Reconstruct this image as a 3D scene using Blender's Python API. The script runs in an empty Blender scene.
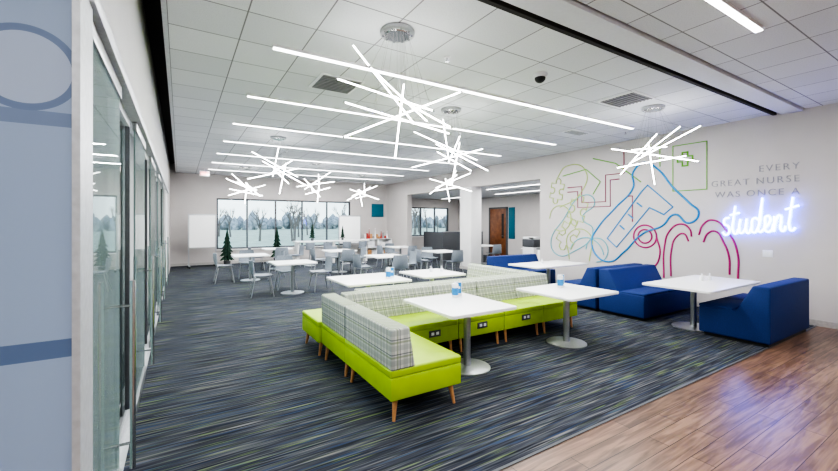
import bpy, bmesh, math, random
from mathutils import Vector, Matrix
random.seed(7)
scene = bpy.context.scene
H = 3.59          # ceiling
XR = 8.87         # mural wall
XL = -0.32        # glass partition
YB = 17.5         # window wall
XA = 13.4         # alcove right wall
ZA = 2.95         # alcove ceiling

def S(r, g, b):
    def f(c):
        c /= 255.0
        return c/12.92 if c <= 0.04045 else ((c+0.055)/1.055)**2.4
    return (f(r), f(g), f(b), 1.0)

# ---------------------------------------------------------------- materials
def newmat(name):
    m = bpy.data.materials.new(name); m.use_nodes = True
    nt = m.node_tree
    return m, nt, nt.nodes['Principled BSDF']

def mat(name, col, rough=0.5, metal=0.0, noise=0.04, scale=30.0, bump=0.0, emis=None, es=0.0):
    m, nt, p = newmat(name)
    p.inputs['Roughness'].default_value = rough
    p.inputs['Metallic'].default_value = metal
    tc = nt.nodes.new('ShaderNodeTexCoord')
    n = nt.nodes.new('ShaderNodeTexNoise'); n.inputs['Scale'].default_value = scale
    nt.links.new(tc.outputs['Object'], n.inputs['Vector'])
    r = nt.nodes.new('ShaderNodeValToRGB')
    c0 = [max(0, c*(1-noise*2)) for c in col[:3]]+[1]
    c1 = [min(1, c*(1+noise*2)) for c in col[:3]]+[1]
    r.color_ramp.elements[0].color = c0; r.color_ramp.elements[1].color = c1
    r.color_ramp.elements[0].position = .3; r.color_ramp.elements[1].position = .7
    nt.links.new(n.outputs['Fac'], r.inputs['Fac'])
    nt.links.new(r.outputs['Color'], p.inputs['Base Color'])
    if bump:
        b = nt.nodes.new('ShaderNodeBump'); b.inputs['Strength'].default_value = bump
        b.inputs['Distance'].default_value = .01
        nt.links.new(n.outputs['Fac'], b.inputs['Height']); nt.links.new(b.outputs['Normal'], p.inputs['Normal'])
    if emis:
        p.inputs['Emission Color'].default_value = emis
        p.inputs['Emission Strength'].default_value = es
    return m

def math_node(nt, op, a, b=None, c=None):
    n = nt.nodes.new('ShaderNodeMath'); n.operation = op
    for i, v in enumerate((a, b, c)):
        if v is None: continue
        if isinstance(v, (int, float)): n.inputs[i].default_value = v
        else: nt.links.new(v, n.inputs[i])
    return n.outputs[0]

def mixc(nt, fac, a, b):
    n = nt.nodes.new('ShaderNodeMix'); n.data_type = 'RGBA'
    if isinstance(fac, (int, float)): n.inputs[0].default_value = fac
    else: nt.links.new(fac, n.inputs[0])
    for idx, v in ((6, a), (7, b)):
        if isinstance(v, tuple): n.inputs[idx].default_value = v
        else: nt.links.new(v, n.inputs[idx])
    return n.outputs[2]

def carpet_mat():
    m, nt, p = newmat('carpet_plank')
    p.inputs['Roughness'].default_value = .95
    p.inputs['Specular IOR Level'].default_value = .15
    tc = nt.nodes.new('ShaderNodeTexCoord')
    def noise(sx, sy, off, detail=1.0):
        mp = nt.nodes.new('ShaderNodeMapping')
        mp.inputs['Scale'].default_value = (sx, sy, 1); mp.inputs['Location'].default_value = (off, off*1.7, 0)
        nt.links.new(tc.outputs['Object'], mp.inputs['Vector'])
        n = nt.nodes.new('ShaderNodeTexNoise'); n.inputs['Scale'].default_value = 1; n.inputs['Detail'].default_value = detail
        nt.links.new(mp.outputs[0], n.inputs['Vector'])
        return n.outputs['Fac']
    def ramp(src, els, interp='LINEAR'):
        r = nt.nodes.new('ShaderNodeValToRGB'); r.color_ramp.interpolation = interp
        e = r.color_ramp.elements
        e[0].position, e[0].color = els[0]; e[1].position, e[1].color = els[-1]
        for pos, c in els[1:-1]:
            k = e.new(pos); k.color = c
        nt.links.new(src, r.inputs['Fac'])
        return r.outputs['Color']
    A = ramp(noise(1.4, 58, 3), [(.30, S(30, 32, 38)), (.42, S(46, 48, 55)), (.5, S(74, 75, 80)), (.55, S(50, 54, 64)), (.63, S(108, 107, 106)), (.75, S(146, 142, 136))])
    B = ramp(noise(1.8, 36, 11), [(.0, S(34, 39, 52)), (.45, S(48, 53, 66)), (.58, S(84, 88, 95)), (1.0, S(118, 120, 118))])
    base = mixc(nt, .40, A, B)
    mask = ramp(noise(1.6, 4, 71), [(.0, (.1, .1, .1, 1)), (.44, (.2, .2, .2, 1)), (.58, (1, 1, 1, 1)), (1.0, (1, 1, 1, 1))])
    acc = ramp(noise(1.8, 54, 29), [(.0, (0, 0, 0, 1)), (.60, (0, 0, 0, 1)), (.65, (1, 1, 1, 1)), (1.0, (1, 1, 1, 1))])
    base = mixc(nt, math_node(nt, 'MULTIPLY', math_node(nt, 'MULTIPLY', acc, .6), mask), base, S(118, 138, 76))
    acc2 = ramp(noise(1.6, 48, 91), [(.0, (0, 0, 0, 1)), (.59, (0, 0, 0, 1)), (.64, (1, 1, 1, 1)), (1.0, (1, 1, 1, 1))])
    base = mixc(nt, math_node(nt, 'MULTIPLY', acc2, .5), base, S(48, 72, 108))
    dk = ramp(noise(1.5, 60, 47), [(.0, (1, 1, 1, 1)), (.40, (1, 1, 1, 1)), (.43, (0, 0, 0, 1)), (1.0, (0, 0, 0, 1))])
    base = mixc(nt, math_node(nt, 'MULTIPLY', dk, .6), base, S(24, 25, 31))
    nt.links.new(base, p.inputs['Base Color'])
    b = nt.nodes.new('ShaderNodeBump'); b.inputs['Strength'].default_value = .3; b.inputs['Distance'].default_value = .004
    n = nt.nodes.new('ShaderNodeTexNoise'); n.inputs['Scale'].default_value = 250
    nt.links.new(tc.outputs['Object'], n.inputs['Vector'])
    nt.links.new(n.outputs['Fac'], b.inputs['Height']); nt.links.new(b.outputs['Normal'], p.inputs['Normal'])
    return m

def wood_floor_mat():
    m, nt, p = newmat('wood_plank')
    p.inputs['Roughness'].default_value = .3
    tc = nt.nodes.new('ShaderNodeTexCoord')
    br = nt.nodes.new('ShaderNodeTexBrick')
    br.offset = .37; br.inputs['Scale'].default_value = 1
    br.inputs['Brick Width'].default_value = 1.2; br.inputs['Row Height'].default_value = .15
    br.inputs['Mortar Size'].default_value = .003; br.inputs['Mortar'].default_value = S(40, 29, 23)
    br.inputs['Color1'].default_value = S(136, 104, 84); br.inputs['Color2'].default_value = S(92, 68, 54)
    nt.links.new(tc.outputs['Object'], br.inputs['Vector'])
    sp = nt.nodes.new('ShaderNodeSeparateXYZ'); nt.links.new(tc.outputs['Object'], sp.inputs[0])
    row = math_node(nt, 'FLOOR', math_node(nt, 'DIVIDE', sp.outputs[1], .15))
    cb = nt.nodes.new('ShaderNodeCombineXYZ')
    nt.links.new(math_node(nt, 'ADD', math_node(nt, 'MULTIPLY', sp.outputs[0], 1.8), math_node(nt, 'MULTIPLY', row, 7.3)), cb.inputs[0])
    nt.links.new(math_node(nt, 'MULTIPLY', sp.outputs[1], 24), cb.inputs[1])
    n = nt.nodes.new('ShaderNodeTexNoise'); n.inputs['Scale'].default_value = 1; n.inputs['Detail'].default_value = 5; n.inputs['Distortion'].default_value = 1.0
    nt.links.new(cb.outputs[0], n.inputs['Vector'])
    r = nt.nodes.new('ShaderNodeValToRGB')
    r.color_ramp.elements[0].position = .38; r.color_ramp.elements[0].color = S(70, 51, 40)
    r.color_ramp.elements[1].position = .64; r.color_ramp.elements[1].color = S(158, 126, 102)
    nt.links.new(n.outputs['Fac'], r.inputs['Fac'])
    c = mixc(nt, .5, br.outputs['Color'], r.outputs['Color'])
    c = mixc(nt, br.outputs['Fac'], c, S(44, 32, 26))
    nt.links.new(c, p.inputs['Base Color'])
    return m

def tile_mat():
    m, nt, p = newmat('acoustic_tile')
    p.inputs['Roughness'].default_value = .9
    tc = nt.nodes.new('ShaderNodeTexCoord')
    mp = nt.nodes.new('ShaderNodeMapping'); mp.inputs['Location'].default_value = (.1, -2.52, 0)
    nt.links.new(tc.outputs['Object'], mp.inputs['Vector'])
    br = nt.nodes.new('ShaderNodeTexBrick'); br.offset = 0
    br.inputs['Scale'].default_value = 1
    br.inputs['Brick Width'].default_value = .6217; br.inputs['Row Height'].default_value = .6217
    br.inputs['Mortar Size'].default_value = .007; br.inputs['Mortar'].default_value = S(138, 138, 142)
    br.inputs['Color1'].default_value = S(224, 226, 229); br.inputs['Color2'].default_value = S(213, 215, 219)
    nt.links.new(mp.outputs[0], br.inputs['Vector'])
    n = nt.nodes.new('ShaderNodeTexNoise'); n.inputs['Scale'].default_value = 90
    nt.links.new(tc.outputs['Object'], n.inputs['Vector'])
    r = nt.nodes.new('ShaderNodeValToRGB')
    r.color_ramp.elements[0].position = .36; r.color_ramp.elements[0].color = (.86, .86, .86, 1)
    r.color_ramp.elements[1].position = .5; r.color_ramp.elements[1].color = (1, 1, 1, 1)
    nt.links.new(n.outputs['Fac'], r.inputs['Fac'])
    mx = nt.nodes.new('ShaderNodeMix'); mx.data_type = 'RGBA'; mx.blend_type = 'MULTIPLY'; mx.inputs[0].default_value = .6
    nt.links.new(br.outputs['Color'], mx.inputs[6]); nt.links.new(r.outputs['Color'], mx.inputs[7])
    nt.links.new(mx.outputs[2], p.inputs['Base Color'])
    return m

def tartan_mat():
    m, nt, p = newmat('plaid_fabric')
    p.inputs['Roughness'].default_value = .85
    tc = nt.nodes.new('ShaderNodeTexCoord')
    sp = nt.nodes.new('ShaderNodeSeparateXYZ'); nt.links.new(tc.outputs['Object'], sp.inputs[0])
    x = math_node(nt, 'ADD', sp.outputs[0], sp.outputs[1]); z = sp.outputs[2]
    def stripe(v, freq, ph, w):
        a = math_node(nt, 'FRACT', math_node(nt, 'ADD', math_node(nt, 'MULTIPLY', v, freq), ph))
        return math_node(nt, 'LESS_THAN', a, w)
    col = S(206, 207, 198)
    for v in (x, z):
        col = mixc(nt, math_node(nt, 'MULTIPLY', stripe(v, 8, .1, .36), .45), col, S(136, 144, 140))
        col = mixc(nt, math_node(nt, 'MULTIPLY', stripe(v, 8, .62, .14), .6), col, S(116, 132, 96))
        col = mixc(nt, math_node(nt, 'MULTIPLY', stripe(v, 8, .4, .08), .65), col, S(56, 68, 82))
    nt.links.new(col, p.inputs['Base Color'])
    return m

def bluepanel_mat():
    m, nt, p = newmat('graphic_wallcovering')
    p.inputs['Roughness'].default_value = .45
    tc = nt.nodes.new('ShaderNodeTexCoord')
    sp = nt.nodes.new('ShaderNodeSeparateXYZ'); nt.links.new(tc.outputs['Object'], sp.inputs[0])
    X, Z = sp.outputs[0], sp.outputs[2]
    dx = math_node(nt, 'SUBTRACT', X, -.455); dz = math_node(nt, 'SUBTRACT', Z, 2.235)
    r = math_node(nt, 'SQRT', math_node(nt, 'ADD', math_node(nt, 'MULTIPLY', dx, dx), math_node(nt, 'MULTIPLY', dz, dz)))
    ring = math_node(nt, 'MULTIPLY', math_node(nt, 'LESS_THAN', r, .148), math_node(nt, 'GREATER_THAN', r, .124))
    def band(a, b):
        return math_node(nt, 'MULTIPLY', math_node(nt, 'GREATER_THAN', Z, a), math_node(nt, 'LESS_THAN', Z, b))
    col = S(158, 178, 206)
    col = mixc(nt, band(2.04, 2.09), col, S(122, 142, 174))
    col = mixc(nt, math_node(nt, 'LESS_THAN', r, .148), col, S(174, 190, 214))
    col = mixc(nt, ring, col, S(112, 132, 166))
    col = mixc(nt, band(1.215, 1.28), col, S(100, 122, 158))
    nt.links.new(col, p.inputs['Base Color'])
    return m

def glass_mat(name, tint=(.92, .97, .95, 1), frost=0.0):
    m = bpy.data.materials.new(name); m.use_nodes = True
    nt = m.node_tree; nt.nodes.clear()
    out = nt.nodes.new('ShaderNodeOutputMaterial')
    tr = nt.nodes.new('ShaderNodeBsdfTransparent'); tr.inputs[0].default_value = tint
    gl = nt.nodes.new('ShaderNodeBsdfGlossy'); gl.inputs['Roughness'].default_value = .02
    fr = nt.nodes.new('ShaderNodeFresnel'); fr.inputs['IOR'].default_value = 1.3
    mx = nt.nodes.new('ShaderNodeMixShader')
    nt.links.new(fr.outputs[0], mx.inputs[0])
    if frost:
        df = nt.nodes.new('ShaderNodeBsdfDiffuse'); df.inputs[0].default_value = S(196, 224, 220)
        m2 = nt.nodes.new('ShaderNodeMixShader'); m2.inputs[0].default_value = frost
        nt.links.new(tr.outputs[0], m2.inputs[1]); nt.links.new(df.outputs[0], m2.inputs[2])
        nt.links.new(m2.outputs[0], mx.inputs[1])
    else:
        nt.links.new(tr.outputs[0], mx.inputs[1])
    nt.links.new(gl.outputs[0], mx.inputs[2])
    nt.links.new(mx.outputs[0], out.inputs[0])
    return m

def emit(name, col, s, base=(240, 240, 240)):
    return mat(name, S(*base), .5, emis=col, es=s, noise=0.0)

M = dict(
    carpet=carpet_mat(), woodfl=wood_floor_mat(), tile=tile_mat(), tartan=tartan_mat(), bluep=bluepanel_mat(),
    wall=mat('painted_wall_greige', S(199, 194, 191), .8, noise=.01, scale=3),
    wall2=mat('painted_wall_white', S(217, 216, 215), .8, noise=.01, scale=3),
    soffit=mat('painted_soffit', S(220, 222, 226), .8, noise=.01),
    dark=mat('dark_reveal', S(44, 40, 38), .8),
    black=mat('black_plastic', S(25, 25, 27), .5),
    base=mat('baseboard_vinyl', S(178, 174, 170), .6),
    alu=mat('brushed_aluminium', S(186, 188, 190), .32, .9, noise=.03, scale=60),
    frame=mat('door_frame_silver', S(200, 203, 206), .4, .3),
    steel=mat('polished_steel', S(205, 205, 205), .18, 1.0, noise=.01),
    white=mat('white_laminate', S(240, 240, 238), .3, noise=.005),
    whitep=mat('white_plastic', S(235, 236, 238), .4, noise=.005),
    lime=mat('lime_vinyl', S(164, 196, 18), .5, noise=.02, scale=8),
    legw=mat('beech_leg', S(186, 134, 88), .5, noise=.08, scale=20),
    navy=mat('blue_upholstery', S(16, 46, 106), .75, noise=.06, scale=60, bump=.2),
    grey=mat('grey_shell_plastic', S(134, 142, 150), .5),
    dgrey=mat('dark_grey_panel', S(84, 86, 90), .6),
    blue=mat('blue_label', S(30, 130, 190), .4),
    teal=mat('teal_paint', S(20, 100, 120), .6),
    door=mat('walnut_door', S(120, 74, 44), .45, noise=.12, scale=6),
    vent=mat('vent_grey', S(150, 150, 150), .6),
    lamp=emit('led_diffuser', (1, .99, .98, 1), 7.0),
    bar=emit('led_bar_glow', (1, .99, .98, 1), 18.0),
    neon=emit('neon_tube', (.05, .09, 1, 1), 16.0, (50, 70, 240)),
    neonc=emit('neon_core', (.62, .72, 1, 1), 6.0),
    textm=mat('brushed_letter_grey', S(150, 151, 156), .5, .1),
    mb=mat('mural_blue', S(20, 136, 196), .7), mm=mat('mural_magenta', S(172, 30, 108), .7),
    mr=mat('mural_maroon', S(146, 66, 92), .7), mg=mat('mural_green', S(112, 178, 62), .7),
    mp=mat('mural_pale', S(176, 196, 110), .7), mt=mat('mural_teal', S(96, 176, 188), .7),
    glass=glass_mat('clear_glass'), frost=glass_mat('tinted_door_glass', (.86, .97, .94, 1), .4),
    grass=mat('winter_lawn', S(176, 182, 162), .95, noise=.1, scale=.6),
    fir=mat('fir_needles', S(20, 50, 36), .9, noise=.3, scale=30, bump=.4),
    bark=mat('bark', S(122, 114, 108), .9, noise=.15), haze=mat('distant_woodland', S(160, 164, 168), .95, noise=.2, scale=1.5),  # distance haze is put into the pale woodland colour
    red=mat('red_enamel', S(170, 60, 54), .5), orange=mat('orange_card', S(200, 150, 100), .5),
    exitm=emit('exit_red', (1, .08, .05, 1), 2.0),
)

# ---------------------------------------------------------------- mesh builder
class B:
    def __init__(self, name):
        self.name = name; self.bm = bmesh.new(); self.mats = []
    def mi(self, key):
        m = M[key]
        if m not in self.mats: self.mats.append(m)
        return self.mats.index(m)
    def merge(self, t, key, mtx=None):
        i = self.mi(key)
        for f in t.faces: f.material_index = i
        if mtx is not None: bmesh.ops.transform(t, matrix=mtx, verts=t.verts)
        me = bpy.data.meshes.new('tmp'); t.to_mesh(me); t.free()
        self.bm.from_mesh(me); bpy.data.meshes.remove(me)
    def box(self, x0, y0, z0, x1, y1, z1, key, bev=0, seg=2, mtx=None):
        t = bmesh.new(); bmesh.ops.create_cube(t, size=1)
        bmesh.ops.scale(t, vec=(abs(x1-x0), abs(y1-y0), abs(z1-z0)), verts=t.verts)
        bmesh.ops.translate(t, vec=((x0+x1)/2, (y0+y1)/2, (z0+z1)/2), verts=t.verts)
        if bev: bmesh.ops.bevel(t, geom=t.edges[:], offset=bev, segments=seg, profile=.5, affect='EDGES')
        self.merge(t, key, mtx); return self
    def cyl(self, cx, cy, z0, z1, r0, r1, key, seg=24, mtx=None, bev=0):
        t = bmesh.new()
        bmesh.ops.create_cone(t, cap_ends=True, segments=seg, radius1=r0, radius2=r1, depth=z1-z0)
        bmesh.ops.translate(t, vec=(cx, cy, (z0+z1)/2), verts=t.verts)
        if bev:
            es = [e for e in t.edges if abs(e.verts[0].co.z-e.verts[1].co.z) < 1e-5]
            bmesh.ops.bevel(t, geom=es, offset=bev, segments=2, affect='EDGES')
        self.merge(t, key, mtx); return self
    def tube(self, a, b, r, key, seg=8, r2=None):
        a, b = Vector(a), Vector(b); d = b-a
        t = bmesh.new()
        bmesh.ops.create_cone(t, cap_ends=True, segments=seg, radius1=r, radius2=r if r2 is None else r2, depth=d.length)
        mt = Matrix.Translation((a+b)/2) @ d.to_track_quat('Z', 'Y').to_matrix().to_4x4()
        self.merge(t, key, mt); return self
    def sph(self, c, r, key, sc=(1, 1, 1), sub=2):
        t = bmesh.new(); bmesh.ops.create_icosphere(t, subdivisions=sub, radius=r)
        bmesh.ops.scale(t, vec=sc, verts=t.verts); bmesh.ops.translate(t, vec=c, verts=t.verts)
        self.merge(t, key); return self
    def prism(self, pts, axis, a, b, key, bev=0, mtx=None):
        t = bmesh.new()
        def mk(p, w):
            if axis == 'X': return (w, p[0], p[1])
            if axis == 'Y': return (p[0], w, p[1])
            return (p[0], p[1], w)
        v0 = [t.verts.new(mk(p, a)) for p in pts]; v1 = [t.verts.new(mk(p, b)) for p in pts]
        n = len(pts)
        t.faces.new(v0); t.faces.new(v1[::-1])
        for i in range(n): t.faces.new((v0[i], v1[i], v1[(i+1) % n], v0[(i+1) % n]))
        bmesh.ops.recalc_face_normals(t, faces=t.faces)
        if bev: bmesh.ops.bevel(t, geom=t.edges[:], offset=bev, segments=3, profile=.5, affect='EDGES')
        self.merge(t, key, mtx); return self
    def done(self, loc=(0, 0, 0), rz=0):
        me = bpy.data.meshes.new(self.name); self.bm.to_mesh(me); self.bm.free()
        for m in self.mats: me.materials.append(m)
        for p in me.polygons: p.use_smooth = True
        me.set_sharp_from_angle(angle=math.radians(35))
        o = bpy.data.objects.new(self.name, me); scene.collection.objects.link(o)
        o.location = loc; o.rotation_euler = (0, 0, rz)
        return o

def copy(o, loc, rz=0):
    c = o.copy(); scene.collection.objects.link(c); c.location = loc; c.rotation_euler = (0, 0, rz); return c

def simple(name, *a, **k):
    return B(name).box(*a, **k).done()

def rrect(x0, y0, x1, y1, r, n=6):
    pts = []
    for cx, cy, a0 in ((x1-r, y1-r, 0), (x0+r, y1-r, 90), (x0+r, y0+r, 180), (x1-r, y0+r, 270)):
        for i in range(n+1):
            a = math.radians(a0+90*i/n); pts.append((cx+r*math.cos(a), cy+r*math.sin(a)))
    return pts

# ---------------------------------------------------------------- room shell
YF = -3.0; XW = -3.2; WOODY = 1.97
b = B('floor'); b.box(XW-1, WOODY, -.1, XA+.2, YB+.2, 0, 'carpet'); b.done()
b = B('floor_wood'); b.box(XW-1, YF-.1, -.1, XR+.2, WOODY, 0.0, 'woodfl'); b.done()
simple('trim_floor_transition', XL-.1, WOODY-.012, 0, XR, WOODY+.012, .006, 'dgrey')

simple('ceiling', -.10, 2.52, H, XR, YB, H+.06, 'tile')
simple('ceiling_entry', XW, YF, H, XR, 2.10, H+.06, 'tile')
simple('ceiling_band', -.10, 2.13, H-.03, XR, 2.40, H+.06, 'soffit')
b = B('ceiling_plenum')
b.box(XW-.1, YF-.1, H+.35, XR+.2, YB+.2, H+.4, 'dark')
b.box(-.14, 2.52, H, -.10, YB, H+.35, 'dark')
b.box(-.10, 2.50, H+.061, XR, 2.52, H+.35, 'dark')
b.done()
simple('trim_ceiling_track', -.10, 2.47, H-.02, XR, 2.52, H+.05, 'dark')
simple('trim_ceiling_edge', -.14, 2.52, H-.015, -.10, YB, H-.001, 'frame')

simple('wall_right', XR, YF, 0, XR+.25, 7.69, H+.35, 'wall')
simple('wall_right_header', XR, 7.69, ZA, XR+.25, YB, H+.35, 'wall')
simple('wall_right_pier', XR, 15.4, 0, XR+.25, YB, ZA, 'wall')
simple('wall_alcove_near', XR+.25, 7.49, 0, XA, 7.69, ZA, 'wall2')
simple('wall_alcove_right', XA, 7.49, 0, XA+.2, YB, ZA, 'wall')
simple('ceiling_alcove', XR+.25, 7.69, ZA, XA, YB, ZA+.08, 'soffit')
simple('column', 8.75, 10.66, 0, 9.22, 11.3, ZA, 'wall2', bev=.006)
simple('wall_front', XW-.2, YF-.2, 0, XR+.25, YF, H+.35, 'wall')
simple('wall_left_entry', XW-.2, YF, 0, XW, 1.85, H+.35, 'wall')
simple('wall_left_graphic', XW-.9, 1.85, 0, XL-.012, 2.0, H+.35, 'bluep')
simple('trim_corner', XL-.012, 1.845, 0, XL+.012, 2.08, 2.6, 'frame')

def window_wall(name, x0, x1, zt, wx0, wx1, wz0, wz1, key):
    b = B(name)
    b.box(x0, YB, 0, wx0, YB+.2, zt, key); b.box(wx1, YB, 0, x1, YB+.2, zt, key)
    b.box(wx0, YB, 0, wx1, YB+.2, wz0, key); b.box(wx0, YB, wz1, wx1, YB+.2, zt, key)
    b.done()
def window(name, x0, x1, z0, z1, n):
    b = B(name)
    w = .06
    b.box(x0, YB+.03, z0, x1, YB+.13, z0+w, 'dgrey'); b.box(x0, YB+.03, z1-w, x1, YB+.13, z1, 'dgrey')
    for i in range(n+1):
        x = x0+(x1-x0)*i/n
        xa, xb = (x, x+w) if i == 0 else ((x-w, x) if i == n else (x-w/2, x+w/2))
        b.box(xa, YB+.03, z0+w, xb, YB+.13, z1-w, 'dgrey')
    b.box(x0-.03, YB-.06, z0-.04, x1+.03, YB-.001, z0-.001, 'white')
    for i in range(n):
        xa = x0+(x1-x0)*i/n+w*.6; xb = x0+(x1-x0)*(i+1)/n-w*.6
        b.box(xa, YB+.075, z0+w, xb, YB+.083, z1-w, 'glass')
    b.done()
window_wall('wall_back', XL-.1, XR+.25, H+.35, 1.25, 6.95, .6, 2.66, 'wall')
window('window_1', 1.25, 6.95, .6, 2.66, 5)
window_wall('wall_alcove_back', XR+.25, XA+.2, ZA+.08, 10.05, 12.75, .95, 2.48, 'wall')
window('window_2', 10.05, 12.75, .95, 2.48, 3)

LE = 14.4
simple('wall_left_header', XL-.12, 2.0, 2.66, XL, LE, H+.35, 'wall2')
simple('wall_left', XL-.12, LE, 0, XL, YB, H+.35, 'wall')
b = B('trim_door_track')
b.box(XL-.09, 2.0, 2.58, XL+.03, LE, 2.66, 'frame', bev=.004)
b.box(XL-.09, 2.0, 0, XL-.01, LE, .012, 'frame')
b.done()
def sliding_unit(y):
    b = B('glass_partition')
    b.box(XL-.075, y+1.09, .09, XL-.065, y+2.06, 2.55, 'glass')
    b.box(XL-.09, y+1.05, .012, XL-.05, y+2.10, .09, 'frame'); b.box(XL-.09, y+1.05, 2.52, XL-.05, y+2.10, 2.58, 'frame')
    b.box(XL-.09, y+1.05, .09, XL-.05, y+1.10, 2.52, 'dgrey'); b.box(XL-.09, y+2.05, .09, XL-.05, y+2.10, 2.52, 'dgrey')
    b.done()
    b = B('sliding_glass_door')
    xx = XL-.02
    b.box(xx-.006, y+.01, .02, xx+.006, y+1.07, 2.57, 'frost')
    b.box(xx-.018, y+.01, .015, xx+.018, y+1.07, .10, 'alu', bev=.003)
    b.box(xx-.018, y+.01, 2.50, xx+.018, y+1.07, 2.575, 'alu', bev=.003)
    hy = y+.96
    for sx in (-.075, .085):
        b.tube((xx+sx, hy, .14), (xx+sx, hy, 1.33), .016, 'steel', 14)
        for z in (.3, 1.17):
            b.tube((xx, hy, z), (xx+sx, hy, z), .009, 'steel', 10)
    b.done()
y = 2.09
while y+2.1 < LE+.01:
    sliding_unit(y); y += 2.1
simple('wall_left_pier', XL-.11, y, .0, XL-.01, LE, 2.58, 'wall2')

# offices behind glass
simple('wall_office_left', XW-.2, 2.0, 0, XW, YB, 2.95, 'wall2')
simple('ceiling_office', XW, 2.0, 2.85, XL-.12, YB, 2.95, 'tile')
for yy in (6.26, 10.46, LE):
    simple('wall_office_partition', XW, yy, 0, XL-.13, yy+.1, 2.85, 'wall2')
for yy in (4.2, 8.4, 12.4):
    b = B('office_desk')
    b.box(-2.6, yy-.8, .72, -1.8, yy+.8, .75, 'white', bev=.006)
    for dx in (-2.55, -1.87):
        for dy in (-.75, .72):
            b.box(dx, yy+dy, 0, dx+.04, yy+dy+.04, .72, 'alu')
    b.box(-2.45, yy-.02, .75, -2.25, yy+.22, .765, 'black'); b.box(-2.37, yy+.08, .765, -2.33, yy+.12, .9, 'black')
    b.box(-2.38, yy-.2, .86, -2.35, yy+.4, 1.2, 'black', bev=.005)
    b.done()
    simple('wall_art', XW+.001, yy-.4, 1.2, XW+.03, yy+.4, 1.9, 'teal')

simple('baseboard_right', XR-.012, YF, 0, XR-.001, 7.69, .1, 'base')
simple('baseboard_back', XL, YB-.012, 0, XR, YB-.001, .1, 'base')
simple('baseboard_left', XL+.001, LE, 0, XL+.012, YB-.012, .1, 'base')
simple('baseboard_alcove', XA-.012, 7.69, 0, XA-.001, 13.5, .1, 'base')
b = B('baseboard_column'); b.box(8.738, 10.648, 0, 9.232, 11.312, .1, 'base'); b.done()

# ---------------------------------------------------------------- linear lamps
def area(name, loc, sx, sy, power, col=(.985, .99, 1), rot=(0, 0, 0)):
    l = bpy.data.lights.new(name, 'AREA'); l.shape = 'RECTANGLE'; l.size = sx; l.size_y = sy
    l.energy = power; l.color = col
    o = bpy.data.objects.new(name, l); scene.collection.objects.link(o); o.location = loc; o.rotation_euler = rot
    return o
def linear(x0, x1, y, z=H, power=95, w=.03):
    b = B('linear_ceiling_light')
    b.box(x0-.01, y-w-.006, z-.03, x1+.01, y+w+.006, z, 'whitep')
    b.box(x0, y-w, z-.036, x1, y+w, z-.0295, 'lamp')
    o = b.done()
    a = area('led_strip', ((x0+x1)/2, y, z-.04), x1-x0, 2*w, power)
    a.parent = o
for i in range(7):
    linear(.85, 7.68, 4.335+1.865*i, power=108)
linear(1.2, 4.8, 1.467, power=60)
linear(5.4, 8.2, -.4, power=45); linear(-2.5, 3.5, -1.2, power=105)  # unseen lamps added behind the camera as fill light for the entry
for xx, y0, y1 in ((9.7, 8.0, 10.9), (11.6, 9.0, 12.5), (11.6, 13.5, 16.5)):
    b = B('linear_ceiling_light')
    b.box(xx-.05, y0, ZA-.05, xx+.05, y1, ZA, 'whitep'); b.box(xx-.035, y0+.01, ZA-.056, xx+.035, y1-.01, ZA-.0495, 'lamp')
    o = b.done(); a = area('led_strip', (xx, (y0+y1)/2, ZA-.06), .07, y1-y0, 45); a.parent = o
for yy in (4.1, 8.3, 12.5):
    b = B('office_ceiling_light'); b.box(-2.4, yy-.3, 2.82, -1.2, yy+.3, 2.85, 'whitep'); b.box(-2.35, yy-.25, 2.815, -1.25, yy+.25, 2.8205, 'lamp')
    o = b.done(); a = area('led_panel', (-1.8, yy, 2.81), 1.1, .5, 75); a.parent = o

# ---------------------------------------------------------------- stick chandeliers
def chandelier(x, y, rz):
    b = B('led_stick_chandelier')
    b.cyl(0, 0, -.045, 0, .17, .17, 'alu', 40, bev=.006)
    b.cyl(0, 0, -.055, -.045, .12, .13, 'steel', 32)
    bars = [((-.62, .15, -.42), (.34, -.25, -.86)), ((-.38, -.35, -.30), (.16, .30, -.84)),
            ((-.58, .30, -.98), (.62, -.05, -.62)), ((.07, -.15, -.58), (-.02, -.05, -1.27)),
            ((-.05, .40, -.52), (.50, -.35, -1.04)), ((-.46, -.30, -.80), (.52, .15, -.98)),
            ((.30, .50, -.76), (-.2, -.55, -.58))]
    for p, q in bars:
        p, q = Vector(p), Vector(q); d = (q-p).normalized()
        b.tube(p, q, .0066, 'bar', 8)
        b.tube(p-d*.02, p, .0085, 'alu', 8); b.tube(q, q+d*.02, .0085, 'alu', 8)
        for t in (.25, .75):
            w = p.lerp(q, t)
            a = math.atan2(w.y, w.x)
            b.tube((.11*math.cos(a), .11*math.sin(a), -.05), w, .0012, 'vent', 5)
    for i in range(10):
        a = i*math.tau/10
        b.cyl(.14*math.cos(a), .14*math.sin(a), -.052, -.044, .012, .012, 'steel', 10)
    return b.done((x, y, H), rz)
YAW = math.radians(-31.7)
for i, (x, y, r) in enumerate(((1.83, 3.37, 0), (6.62, 3.39, 2.6), (3.86, 5.23, .5), (6.85, 9.35, 3.5), (1.86, 8.97, 1.2), (3.7, 12.3, 2.2), (1.9, 14.3, .3), (6.2, 14.3, 4.0))):
    chandelier(x, y, YAW+r)

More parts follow.
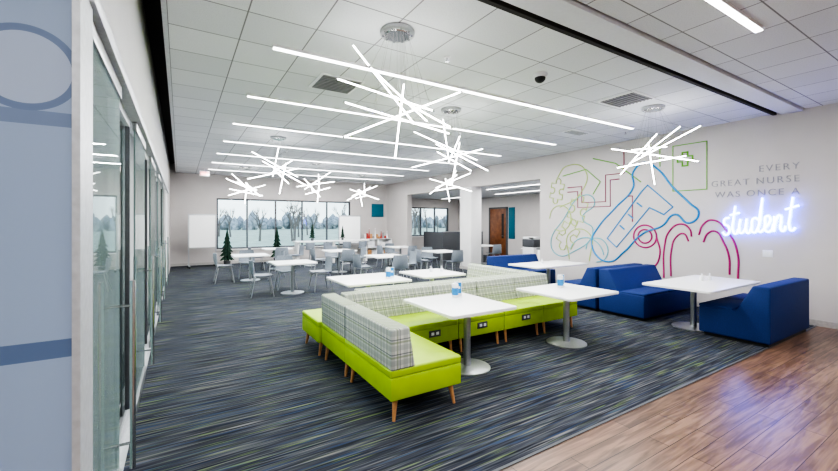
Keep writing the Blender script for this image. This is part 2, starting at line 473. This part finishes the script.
# ---------------------------------------------------------------- ceiling devices
def vent(x, y, w, l, key='vent'):
    b = B('ceiling_vent')
    b.box(x-w/2, y-l/2, H-.012, x+w/2, y+l/2, H-.001, 'whitep', bev=.003)
    b.box(x-w/2+.04, y-l/2+.04, H-.014, x+w/2-.04, y+l/2-.04, H-.0115, key)
    n = max(2, int((l-.08)/.05))
    for i in range(n):
        yy = y-l/2+.05+(l-.1)*i/(n-1)
        b.box(x-w/2+.04, yy-.008, H-.022, x+w/2-.04, yy+.008, H-.013, 'frame' if key == 'vent' else 'vent')
    b.done()
vent(1.82, 5.1, .6, .6, 'dgrey'); vent(5.85, 3.4, .6, .6, 'dgrey'); vent(7.1, 5.2, .6, .3)
b = B('security_camera_dome')
b.cyl(0, 0, -.05, 0, .09, .09, 'whitep', 28, bev=.008)
b.sph((0, 0, -.055), .068, 'black', (1, 1, .9), 3); b.done((3.91, 3.39, H))
for x, y in ((2.6, 3.6), (5.1, 6.6), (7.9, 4.6), (2.4, 10.6)):
    b = B('fire_sprinkler'); b.cyl(0, 0, -.01, 0, .035, .04, 'whitep', 20); b.cyl(0, 0, -.05, -.01, .01, .012, 'steel', 12); b.cyl(0, 0, -.055, -.05, .025, .025, 'steel', 16); b.done((x, y, H-.002))
b = B('exit_sign'); b.box(-.16, -.02, -.26, .16, .02, -.06, 'whitep', bev=.006)
b.box(-.12, -.024, -.21, .12, -.0195, -.11, 'exitm'); b.cyl(0, 0, -.06, 0, .012, .012, 'whitep', 10); b.done((.75, 15.8, H))

# ---------------------------------------------------------------- plaid / lime booth
b = B('modular_booth_bench')
SZ0, SZ1, BT = .19, .455, .80
def seats_x(x0, x1, y0, y1, n):
    for i in range(n):
        a = x0+(x1-x0)*i/n; c = x0+(x1-x0)*(i+1)/n
        b.box(a+.003, y0, SZ0, c-.003, y1, SZ1-.07, 'lime', bev=.012)
        b.box(a+.003, y0-.004, SZ1-.075, c-.003, y1+.004, SZ1, 'lime', bev=.02, seg=3)
def seats_y(x0, x1, y0, y1, n):
    for i in range(n):
        a = y0+(y1-y0)*i/n; c = y0+(y1-y0)*(i+1)/n
        b.box(x0, a+.003, SZ0, x1, c-.003, SZ1-.07, 'lime', bev=.012)
        b.box(x0-.004, a+.003, SZ1-.075, x1+.004, c-.003, SZ1, 'lime', bev=.02, seg=3)
def back(x0, y0, x1, y1, face):
    s = .06
    if face == '+X': b.prism([(x0, SZ1-.01), (x1, SZ1-.01), (x1-s, BT), (x0, BT)], 'Y', y0, y1, 'tartan', bev=.018)
    if face == '-X': b.prism([(x0, SZ1-.01), (x1, SZ1-.01), (x1, BT), (x0+s, BT)], 'Y', y0, y1, 'tartan', bev=.018)
    if face == '-Y': b.prism([(y0, SZ1-.01), (y1, SZ1-.01), (y1, BT), (y0+s, BT)], 'X', x0, x1, 'tartan', bev=.018)
    if face == '+Y': b.prism([(y0, SZ1-.01), (y1, SZ1-.01), (y1-s, BT), (y0, BT)], 'X', x0, x1, 'tartan', bev=.018)
XE = 5.46
seats_y(1.50, 2.24, 2.87, 3.95, 1); seats_y(1.50, 2.24, 3.95, 4.75, 1)
back(1.50, 2.87, 1.74, 3.93, '+X'); back(1.50, 3.94, 1.74, 4.75, '+X')
seats_x(2.25, XE, 3.97, 4.75, 4)
for i in range(4):
    x0 = 1.75 if i == 0 else 2.25+(XE-2.25)*i/4+.004
    back(x0, 4.52, 2.25+(XE-2.25)*(i+1)/4-.004, 4.75, '-Y')
seats_x(1.46, XE, 4.76, 5.50, 5)
for i in range(4): back(2.0+(XE-2)*i/4+.004, 4.76, 2.0+(XE-2)*(i+1)/4-.004, 4.98, '+Y')
seats_y(XE-.74, XE, 5.51, 6.55, 1); back(XE-.23, 4.99, XE, 6.55, '-X')
def leg(x, y, dx, dy):
    b.tube((x+dx*.03, y+dy*.03, 0), (x, y, SZ0+.005), .014, 'legw', 14, r2=.026)
for x, y, dx, dy in ((1.58, 2.95, -1, -1), (2.16, 2.95, 1, -1), (1.58, 3.87, -1, 0), (2.16, 3.87, 1, 0), (1.58, 4.05, -1, 0), (1.56, 4.66, -1, 0),
                     (1.54, 4.86, -1, 0), (1.54, 5.42, -1, 1), (XE-.66, 6.47, -1, 1), (XE-.08, 6.47, 1, 1), (XE-.08, 5.6, 1, 0)):
    leg(x, y, dx, dy)
for i in range(5):
    x = 2.25+(XE-2.25)*i/4
    for o in ((.08,) if i == 0 else ((-.08,) if i == 4 else (-.08, .08))):
        leg(x+o, 4.05, 0, -1); leg(x+o, 5.42, 0, 1)
for x in (2.68, 3.45, 4.28):
    b.box(x-.085, 3.960, .28, x+.085, 3.975, .36, 'dgrey', bev=.003)
    for dx in (-.035, .035): b.box(x+dx-.02, 3.955, .305, x+dx+.02, 3.962, .34, 'whitep')
b.done()

# ---------------------------------------------------------------- pedestal tables
def table(x, y, w, l, bx=0, by=0, zt=.745, br=.27):
    b = B('pedestal_table')
    b.prism(rrect(-w/2, -l/2, w/2, l/2, .04), 'Z', zt-.032, zt, 'white', bev=.003)
    b.box(bx-.2, by-.2, zt-.05, bx+.2, by+.2, zt-.032, 'dgrey')
    b.cyl(bx, by, .02, zt-.045, .042, .042, 'alu', 28)
    b.cyl(bx, by, 0, .016, br, br, 'alu', 48, bev=.004)
    b.cyl(bx, by, .016, .03, br-.01, .05, 'alu', 48)
    return b.done((x, y, 0))
table(2.80, 3.66, .92, 1.04, .06, -.1)
table(4.62, 3.54, 1.04, .94, 0, 0)
table(7.06, 2.87, 1.80, .94, 0, .12, br=.3)
table(2.72, 6.05, 1.12, 1.08, 0, .0)
table(4.05, 6.10, .92, .95, 0, 0)
table(7.2, 6.0, 1.7, .9, 0, 0)

# ---------------------------------------------------------------- blue booth sofas
def sofa(y_back, sgn, x0=6.70, x1=8.34):
    b = B('blue_booth_sofa')
    prof = [(0, .05), (.84, .05), (.84, .43), (.38, .44), (.19, .82), (.0, .82)]
    pts = [(y_back+sgn*p[0], p[1]) for p in prof]
    b.prism(pts, 'X', x0, x1, 'navy', bev=.022)
    xm = (x0+x1)/2
    ys = sorted((y_back+sgn*.42, y_back+sgn*.845))
    for a, c in ((x0+.012, xm-.004), (xm+.004, x1-.012)):
        b.box(a, ys[0], .425, c, ys[1], .47, 'navy', bev=.018, seg=3)
    ys = sorted((y_back+sgn*.03, y_back+sgn*.79))
    b.box(x0+.05, ys[0], 0, x1-.05, ys[1], .052, 'black')
    b.done()
sofa(1.93, 1)
sofa(4.42, -1)
sofa(4.48, 1)
sofa(7.55, -1)

# ---------------------------------------------------------------- table-top things
def wipes(x, y, z=.745, rz=0, sign=True):
    b = B('sanitizing_wipes_tub')
    b.cyl(0, 0, 0, .15, .042, .042, 'whitep', 24, bev=.004)
    b.cyl(0, 0, .03, .12, .0428, .0428, 'blue', 24)
    b.cyl(0, 0, .15, .175, .044, .036, 'whitep', 24)
    b.cyl(0, 0, .175, .19, .014, .01, 'whitep', 12)
    b.done((x, y, z), rz)
    if sign:
        b = B('acrylic_sign_holder')
        b.box(-.05, -.03, 0, .05, .03, .006, 'whitep')
        b.box(-.05, -.004, .006, .05, .002, .18, 'whitep', bev=.001)
        b.box(-.044, -.0055, .03, .044, -.0038, .17, 'blue'); b.box(-.03, -.0065, .09, .03, -.0053, .12, 'whitep')
        b.done((x+.09, y+.06, z), rz-.5)
wipes(2.98, 3.95); wipes(4.72, 3.72); wipes(3.0, 5.85)
def shaker(x, y, z=.745):
    b = B('white_soap_dispenser')
    b.cyl(0, 0, 0, .07, .032, .028, 'whitep', 20, bev=.004); b.cyl(0, 0, .07, .1, .008, .008, 'whitep', 10)
    b.box(-.035, -.008, .098, .012, .008, .112, 'whitep', bev=.003); b.done((x, y, z), .6)
shaker(7.25, 2.95); shaker(7.4, 2.9); shaker(4.1, 6.2); shaker(4.28, 6.1); shaker(7.1, 6.1)

# ---------------------------------------------------------------- cafe chairs
def chair_mesh():
    b = B('cafe_chair')
    t = bmesh.new(); nu, nv = 10, 14; g = []
    for j in range(nv+1):
        v = j/nv; row = []
        for i in range(nu+1):
            u = i/nu*2-1
            if v < .5:
                s = v/.5; y = -.23+.42*s; z = .455-.02*math.sin(s*math.pi)+.018*max(0, .25-s)*-4*.3
                hw = .22+.01*s; z += .035*abs(u)**3
                yy = y
            else:
                s = (v-.5)/.5
                y = .19+.085*math.sin(min(1, s*1.2)*math.pi/2); z = .455+.37*s**1.15
                hw = .23-.035*s**3; yy = y-.07*abs(u)**2*min(1, s*2)
            row.append(t.verts.new((u*hw, yy, z)))
        g.append(row)
    for j in range(nv):
        for i in range(nu): t.faces.new((g[j][i], g[j][i+1], g[j+1][i+1], g[j+1][i]))
    bmesh.ops.recalc_face_normals(t, faces=t.faces)
    bmesh.ops.solidify(t, geom=t.faces[:], thickness=.014)
    b.merge(t, 'grey')
    for sx in (-1, 1):
        b.tube((sx*.17, -.17, .44), (sx*.23, -.24, 0), .011, 'alu', 10)
        b.tube((sx*.17, .15, .44), (sx*.22, .24, 0), .011, 'alu', 10)
        b.tube((sx*.17, -.17, .435), (sx*.17, .15, .435), .01, 'alu', 8)
    b.tube((-.17, -.17, .435), (.17, -.17, .435), .01, 'alu', 8); b.tube((-.17, .15, .435), (.17, .15, .435), .01, 'alu', 8)
    return b.done()
first = [None]
def chair(x, y, rz):
    if first[0] is None:
        o = chair_mesh(); o.location = (x, y, 0); o.rotation_euler = (0, 0, rz); first[0] = o
    else: copy(first[0], (x, y, 0), rz)
def group(x, y, dirs, w=.95):
    table(x, y, w, w, 0, 0)
    for d in dirs:
        a = math.radians(d); r = w/2+.22
        px, py = x+r*math.sin(-a), y+r*math.cos(a)
        chair(px, py, a+random.uniform(-.12, .12))
group(2.3, 9.5, (0, 90, 270))
group(1.75, 12.2, (0, 90, 270))
group(4.6, 12.6, (0, 90, 180, 270))
group(7.35, 10.5, (0, 90, 180))
group(5.0, 9.9, (90, 180, 270))
group(7.3, 13.2, (90, 180, 0))
group(3.0, 14.7, (90, 270, 180))
group(10.6, 12.2, (90, 180, 0))

b = B('communal_counter')
b.box(3.9, 15.4, .89, 7.0, 16.1, .93, 'white', bev=.006)
for x in (3.95, 5.4, 6.85): b.box(x, 15.5, 0, x+.08, 16.0, .89, 'white')
b.done()
for x in (4.3, 5.0, 5.8, 6.5):
    b = B('bar_stool')
    b.cyl(0, 0, .62, .66, .17, .18, 'grey', 24, bev=.01); b.cyl(0, 0, .02, .62, .025, .025, 'alu', 14); b.cyl(0, 0, 0, .02, .2, .19, 'alu', 24)
    t = bmesh.new(); vs = []
    for i in range(9):
        a = math.radians(200+140*i/8); vs.append((.18*math.cos(a), .18*math.sin(a)))
    for i in range(8):
        p, q = vs[i], vs[i+1]
        f = t.faces.new([t.verts.new((p[0], p[1], .66)), t.verts.new((q[0], q[1], .66)), t.verts.new((q[0]*1.1, q[1]*1.1, .9)), t.verts.new((p[0]*1.1, p[1]*1.1, .9))])
    bmesh.ops.remove_doubles(t, verts=t.verts, dist=.0001); bmesh.ops.solidify(t, geom=t.faces[:], thickness=.012)
    b.merge(t, 'grey'); b.done((x, 15.05, 0))
b = B('low_storage_shelf')
b.box(7.35, 17.05, .11, 8.75, 17.08, .9, 'white')
b.box(7.35, 16.7, .0, 8.75, 17.08, .11, 'white')
for z in (.5, .9): b.box(7.35, 16.7, z-.02, 8.75, 17.06, z+.01, 'white')
for x in (7.33, 8.04, 8.75): b.box(x-.02, 16.7, .1, x+.02, 17.06, .91, 'white')
random.seed(3)
for z in (.11, .51):
    x = 7.38
    while x < 8.66:
        w = random.uniform(.1, .2)
        if not (8.0 < x < 8.07) and not (x < 8.02 < x+w):
            b.box(x, 16.75, z, x+w, 16.95, z+random.uniform(.2, .33), random.choice(['dgrey', 'whitep', 'vent', 'whitep', 'orange']))
        x += w+.02
b.done()
random.seed(5)
b = B('holiday_decorations')
for i in range(12):
    x = 7.42+.105*i
    if i % 3 == 2:
        hh = random.uniform(.3, .5); b.cyl(x, 16.85, .911, .911+hh, .05, .004, random.choice(['red', 'whitep']), 12); b.sph((x, 16.85, .92+hh), .02, 'whitep')
    else:
        b.box(x-.04, 16.8, .911, x+.04, 16.9, .911+random.uniform(.1, .3), random.choice(['red', 'orange', 'whitep', 'vent']), bev=.01)
b.done()
simple('teal_wall_sign', 8.05, YB-.03, 1.95, 8.7, YB-.001, 2.6, 'teal', bev=.004)
def whiteboard(x, y, rz, w=1.1):
    b = B('mobile_whiteboard')
    b.box(-w/2, -.015, .75, w/2, .015, 1.95, 'white')
    for s in (-1, 1):
        b.box(s*w/2-.02, -.02, .1, s*w/2+.02, .02, 2.0, 'alu'); b.box(s*w/2-.02, -.3, .06, s*w/2+.02, .3, .1, 'alu')
        for q in (-.27, .27): b.cyl(s*w/2, q, 0, .06, .025, .025, 'black', 14)
    b.box(-w/2, -.02, 1.95, w/2, .02, 2.0, 'alu'); b.box(-w/2, -.02, .71, w/2, .02, .75, 'alu')
    b.done((x, y, 0), rz)
whiteboard(.72, 16.7, .1, .9); whiteboard(6.6, 16.7, -.1, 1.0)
def fir(x, y, z, h):
    b = B('potted_fir_tree')
    b.cyl(0, 0, 0, h*.14, h*.07, h*.09, 'dgrey', 20); b.cyl(0, 0, h*.14, h*.25, h*.02, h*.02, 'bark', 8)
    for i in range(7):
        z0 = h*(.18+.11*i); r = h*(.2-.026*i)
        t = bmesh.new(); n = 22
        top = t.verts.new((0, 0, z0+h*.18)); ring = []
        for q in range(n):
            a = q*math.tau/n; rr = r*(1 if q % 2 else .6)*random.uniform(.85, 1.15)
            ring.append(t.verts.new((rr*math.cos(a), rr*math.sin(a), z0-(.03*h if q % 2 else 0))))
        c = t.verts.new((0, 0, z0+.02*h))
        for q in range(n):
            t.faces.new((ring[q], ring[(q+1) % n], top)); t.faces.new((ring[(q+1) % n], ring[q], c))
        b.merge(t, 'fir')
    b.done((x, y, z))
fir(1.55, 16.6, 0, 1.45); fir(4.6, 15.75, .932, .72); fir(5.9, 15.75, .932, .62); fir(3.45, 16.9, 0, 1.5)

# ---------------------------------------------------------------- alcove contents
b = B('door_1')
b.box(XA-.045, 13.65, 0, XA-.012, 14.78, 2.35, 'door', bev=.003)
b.box(XA-.06, 13.57, 0, XA-.001, 13.65, 2.43, 'dgrey'); b.box(XA-.06, 14.78, 0, XA-.001, 14.86, 2.43, 'dgrey'); b.box(XA-.06, 13.57, 2.35, XA-.001, 14.86, 2.43, 'dgrey')
b.box(XA-.05, 13.8, .9, XA-.044, 13.95, 2.1, 'dark')
b.tube((XA-.1, 13.75, 1.02), (XA-.1, 13.9, 1.02), .011, 'steel', 10); b.tube((XA-.1, 13.75, 1.02), (XA-.045, 13.75, 1.02), .011, 'steel', 10)
b.done()
simple('teal_wall_panel', XA-.03, 13.1, .9, XA-.001, 13.5, 2.4, 'teal', bev=.003)
b = B('cubicle_workstation')
b.box(9.9, 14.0, .0, 12.2, 14.06, 1.25, 'dgrey', bev=.006); b.box(9.9, 14.06, 0, 9.96, 15.6, 1.25, 'dgrey', bev=.006)
b.box(12.14, 14.06, 0, 12.2, 15.6, 1.25, 'dgrey', bev=.006); b.box(9.97, 14.07, .71, 12.13, 14.8, .74, 'white'); b.box(11.0, 14.07, 0, 11.05, 14.8, .71, 'dgrey')
b.box(9.88, 13.98, 1.25, 12.22, 14.08, 1.28, 'alu')
b.done()
b = B('office_printer')
b.box(-.3, -.3, 0, .3, .3, .65, 'whitep', bev=.015); b.box(-.31, -.31, .67, .31, .3, .98, 'dgrey', bev=.02); b.box(-.28, -.25, .62, .28, .25, .7, 'dgrey')
b.box(-.3, -.28, .98, .3, .28, 1.08, 'whitep', bev=.015); b.box(-.5, -.2, .55, -.3, .2, .58, 'whitep', bev=.005); b.box(-.29, -.36, .3, .29, -.3, .32, 'dgrey')
b.box(.1, -.38, 1.02, .28, -.28, 1.06, 'black', bev=.005)
b.done((12.6, 11.3, 0), -1.57)
b = B('storage_credenza')
b.box(9.4, 7.75, .05, 12.0, 8.25, .85, 'white', bev=.004); b.box(9.38, 7.73, .85, 12.02, 8.28, .89, 'dgrey', bev=.004); b.box(9.45, 7.8, 0, 11.95, 8.2, .05, 'black')
for i in range(4):
    x = 9.42+.645*i
    b.box(x, 8.25, .08, x+.62, 8.268, .83, 'whitep', bev=.003); b.tube((x+.55, 8.28, .5), (x+.55, 8.28, .65), .006, 'steel')
b.done()

# ---------------------------------------------------------------- mural wall graphics
def curve_obj(name, paths, r, key, smooth=True, x=XR-.006):
    cu = bpy.data.curves.new(name, 'CURVE'); cu.dimensions = '3D'; cu.bevel_depth = r; cu.bevel_resolution = 2; cu.resolution_u = 8
    for p, cyc in paths:
        if smooth:
            s = cu.splines.new('BEZIER'); s.bezier_points.add(len(p)-1)
            for bp, q in zip(s.bezier_points, p):
                bp.co = (x, q[0], q[1]); bp.handle_left_type = bp.handle_right_type = 'AUTO'
        else:
            s = cu.splines.new('POLY'); s.points.add(len(p)-1)
            for bp, q in zip(s.points, p): bp.co = (x, q[0], q[1], 1)
        s.use_cyclic_u = cyc
    cu.materials.append(M[key])
    o = bpy.data.objects.new(name, cu); scene.collection.objects.link(o); return o
def circ(cy, cz, r, n=16): return [(cy+r*math.cos(math.tau*i/n), cz+r*math.sin(math.tau*i/n)) for i in range(n)]
def arc(cy, cz, r, a0, a1, n=8): return [(cy+r*math.cos(math.radians(a0+(a1-a0)*i/n)), cz+r*math.sin(math.radians(a0+(a1-a0)*i/n))) for i in range(n+1)]
def puzzle(cy, cz, s, rot):
    pts = []
    h = s/2; k = s*.15
    def side(a):
        out = [(-h, -h), (-k*1.0, -h)]
        sg = 1 if a in (0, 2) else -1
        out += [(k*1.35*math.cos(math.radians(t)), -h-sg*(k*.9+k*1.35*math.sin(math.radians(t)))) for t in (200, 150, 90, 30, -20)]
        out += [(k*1.0, -h)]
        return [(x*math.cos(a*math.pi/2)-y*math.sin(a*math.pi/2), x*math.sin(a*math.pi/2)+y*math.cos(a*math.pi/2)) for x, y in out]
    for a in range(4): pts += side(a)
    c, q = math.cos(rot), math.sin(rot)
    return [(cy+x*c-y*q, cz+x*q+y*c) for x, y in pts]
blue = [(6.03, 1.24), (5.85, 1.58), (5.4, 2.05), (4.98, 2.5), (4.98, 2.85), (4.72, 3.03), (4.45, 2.86), (4.15, 2.45), (3.82, 2.08), (3.66, 1.88), (3.84, 1.68), (4.1, 1.86), (4.35, 1.62), (4.75, 1.45), (5.2, 1.0), (5.55, .74), (5.9, .86)]
mur = bpy.data.objects.new('wall_mural', None); scene.collection.objects.link(mur)
parts = [
 curve_obj('blue_lines', [(blue, True)], .021, 'mb'),
 curve_obj('blue_straight_lines', [([(5.62, 1.30), (4.80, 2.38), (4.66, 2.52), (4.14, 2.02), (4.32, 1.86), (4.62, 2.02), (5.38, 1.10)], True),
    ([(4.9, 2.14), (4.78, 2.04)], False), ([(5.1, 1.88), (4.98, 1.78)], False), ([(5.3, 1.62), (5.18, 1.52)], False)], .017, 'mb', smooth=False),
 curve_obj('magenta_lines', [([(4.32, .5), (4.31, 1.15), (4.2, 1.52), (3.98, 1.66), (3.82, 1.55), (3.79, 1.40)], False),
    ([(4.18, .55), (4.17, 1.1), (4.08, 1.38), (3.94, 1.46), (3.84, 1.3)], False),
    ([(3.66, 1.44), (3.59, 1.64), (3.43, 1.74), (3.17, 1.50), (3.03, 1.15), (3.02, .62)], False),
    ([(3.58, 1.30), (3.5, 1.48), (3.38, 1.52), (3.24, 1.3), (3.16, 1.05), (3.15, .7)], False),
    (circ(4.72, 1.38, .25), True), (circ(4.72, 1.38, .15), True), ([(4.47, 1.38), (4.40, 1.0), (4.55, .7), (5.0, .62)], False)], .018, 'mm'),
 curve_obj('maroon_lines', [([(6.75, 2.62), (6.32, 2.62), (6.32, 2.2), (5.66, 2.2), (5.66, 2.85), (5.2, 2.85), (5.2, 3.4)], False),
    ([(6.75, 2.5), (6.44, 2.5), (6.44, 2.08), (5.54, 2.08), (5.54, 2.72), (5.3, 2.72)], False), ([(5.1, 2.3), (5.0, 2.3), (5.0, 1.7)], False)], .014, 'mr', smooth=False),
 curve_obj('green_lines', [([(4.14, 2.35), (4.14, 3.3), (3.52, 3.3), (3.52, 2.35)], True),
    ([(6.0, 3.3), (5.4, 3.1), (4.8, 2.6)], False), ([(5.1, 3.35), (4.4, 3.35), (4.4, 2.9)], False), ([(6.9, 2.95), (6.2, 3.05), (5.8, 2.7), (6.0, 2.4)], False)], .013, 'mg', smooth=False),
 curve_obj('green_cross', [([(3.96, 3.14), (3.86, 3.14), (3.86, 3.05), (3.77, 3.05), (3.77, 2.95), (3.86, 2.95), (3.86, 2.86), (3.96, 2.86), (3.96, 2.95), (4.05, 2.95), (4.05, 3.05), (3.96, 3.05)], True)], .021, 'mg', smooth=False),
 curve_obj('puzzle_lines', [(puzzle(6.75, 1.35, .55, .5), True), (puzzle(6.45, 2.0, .5, .3), True), (puzzle(7.1, 2.55, .42, .2), True)], .014, 'mp', smooth=False),
 curve_obj('teal_lines', [([(7.3, 1.1), (6.9, 1.75), (6.2, 2.4), (5.95, 2.2), (6.3, 1.8), (6.0, 1.5), (6.6, .9), (7.1, .8)], True),
    (arc(5.9, 1.0, .3, 0, 270), False), (arc(6.2, .8, .5, 20, 170), False)], .013, 'mt'),
 curve_obj('pale_lines', [([(7.1, 2.9), (6.8, 3.2), (6.2, 3.0), (6.4, 2.4), (7.0, 2.1)], False), ([(6.7, .7), (6.7, 1.4), (6.1, 1.4), (6.1, .7)], False), (arc(7.0, 1.8, .35, 0, 300), False)], .013, 'mp')]
for p in parts: p.parent = mur

def text(body, y, z, size, obj='wall_lettering', align='RIGHT'):
    cu = bpy.data.curves.new(obj, 'FONT'); cu.body = body; cu.size = size; cu.extrude = .005; cu.align_x = align; cu.space_character = 1.26
    cu.offset = -.002
    cu.materials.append(M['textm'])
    o = bpy.data.objects.new(obj, cu); scene.collection.objects.link(o)
    o.matrix_world = Matrix(((0, 0, -1, XR-.008), (-1, 0, 0, y), (0, 1, 0, z), (0, 0, 0, 1)))
    return o
text('EVERY', 2.17, 2.60, .165); text('GREAT NURSE', 2.17, 2.385, .165); text('WAS ONCE A', 2.17, 2.17, .165)
L = [
 [(0.0, .12), (.2, .0), (.42, .12), (.36, .34), (.12, .46), (.14, .66), (.4, .7)],
 [(.80, 1.15), (.68, .6), (.66, .15), (.82, .02), (.98, .2)], [(.48, .8), (1.05, .86)],
 [(1.12, .6), (1.04, .25), (1.14, .04), (1.34, .12), (1.50, .6)], [(1.50, .6), (1.46, .15), (1.58, .02), (1.74, .18)],
 [(2.18, .52), (1.98, .6), (1.80, .3), (1.92, .03), (2.12, .15), (2.42, 1.35)], [(2.42, 1.35), (2.24, .4), (2.28, .04), (2.46, .12)],
 [(2.46, .12), (2.78, .35), (2.84, .56), (2.70, .64), (2.56, .35), (2.66, .04), (2.86, .04), (3.02, .3)],
 [(3.08, .6), (3.06, .02)], [(3.06, .1), (3.2, .5), (3.36, .62), (3.44, .4), (3.42, .1), (3.54, .02), (3.68, .2)],
 [(4.06, 1.25), (3.92, .6), (3.88, .15), (4.0, .02), (4.18, .12)], [(3.66, .82), (4.36, .92)]]
paths = [([(3.24-.245*p[0], 1.45+.46*p[1]+.024*p[0]) for p in s], False) for s in L]
neon = curve_obj('neon_student_sign', paths, .020, 'neon', x=XR-.045)
core = curve_obj('neon_core_tube', paths, .0085, 'neonc', x=XR-.064); core.parent = neon
b = B('light_switch_plate'); b.box(XR-.012, 2.52, 1.08, XR-.001, 2.66, 1.2, 'whitep', bev=.003)
for y in (2.555, 2.605): b.box(XR-.018, y, 1.115, XR-.011, y+.022, 1.165, 'white')
b.done()
b = B('wall_outlet'); b.box(XR-.01, 1.55, .35, XR-.001, 1.63, .47, 'whitep', bev=.003); b.box(XR-.014, 1.575, .38, XR-.009, 1.605, .44, 'white'); b.done()

# ---------------------------------------------------------------- outdoors
simple('ground_lawn', -60, YB+.3, -.6, 130, 180, -.3, 'grass')
random.seed(11)
b = B('tree_line')
def branch(p, d, l, r, n):
    q = p+d*l
    b.tube(p, q, r, 'bark', 5, r2=r*.6)
    if n == 0: return
    for i in range(3):
        nd = (d+Vector((random.uniform(-.7, .7), random.uniform(-.7, .7), random.uniform(-.1, .5)))).normalized()
        branch(p.lerp(q, random.uniform(.6, 1)), nd, l*random.uniform(.55, .75), r*.55, n-1)
for i in range(44):
    x = random.uniform(-12, 60); y = random.uniform(36, 70); h = random.uniform(1.5, 2.6)
    branch(Vector((x, y, -.3)), Vector((random.uniform(-.1, .1), 0, 1)), h, .13, 3)
b.done()
b = B('distant_woods')
for i in range(260):
    x = -50+i*.7; r = random.uniform(.9, 1.8)
    b.sph((x, 110+random.uniform(-5, 5), random.uniform(.2, 2.2)), r, 'haze', (.8, 1, random.uniform(1.0, 1.9)), 1)
b.done()

w = bpy.data.worlds.new('World'); scene.world = w; w.use_nodes = True
nt = w.node_tree; bg = nt.nodes['Background']
tc = nt.nodes.new('ShaderNodeTexCoord'); sp = nt.nodes.new('ShaderNodeSeparateXYZ'); nt.links.new(tc.outputs['Generated'], sp.inputs[0])
r = nt.nodes.new('ShaderNodeValToRGB'); r.color_ramp.elements[0].color = (.86, .92, 1, 1); r.color_ramp.elements[1].color = (.5, .66, .95, 1); r.color_ramp.elements[1].position = .7
nt.links.new(sp.outputs[2], r.inputs['Fac']); nt.links.new(r.outputs['Color'], bg.inputs[0]); bg.inputs[1].default_value = 2.1

# ---------------------------------------------------------------- camera
cam = bpy.data.cameras.new('camera'); co = bpy.data.objects.new('camera', cam); scene.collection.objects.link(co)
cam.sensor_width = 36; cam.lens = 387/838*36; cam.shift_y = -.0161; cam.clip_start = .02; cam.clip_end = 400
co.location = (0, 0, 1.7); co.rotation_euler = (math.radians(90), 0, YAW)
scene.camera = co
scene.view_settings.view_transform = 'AgX'
scene.view_settings.look = 'AgX - High Contrast'
scene.view_settings.exposure = 0.36
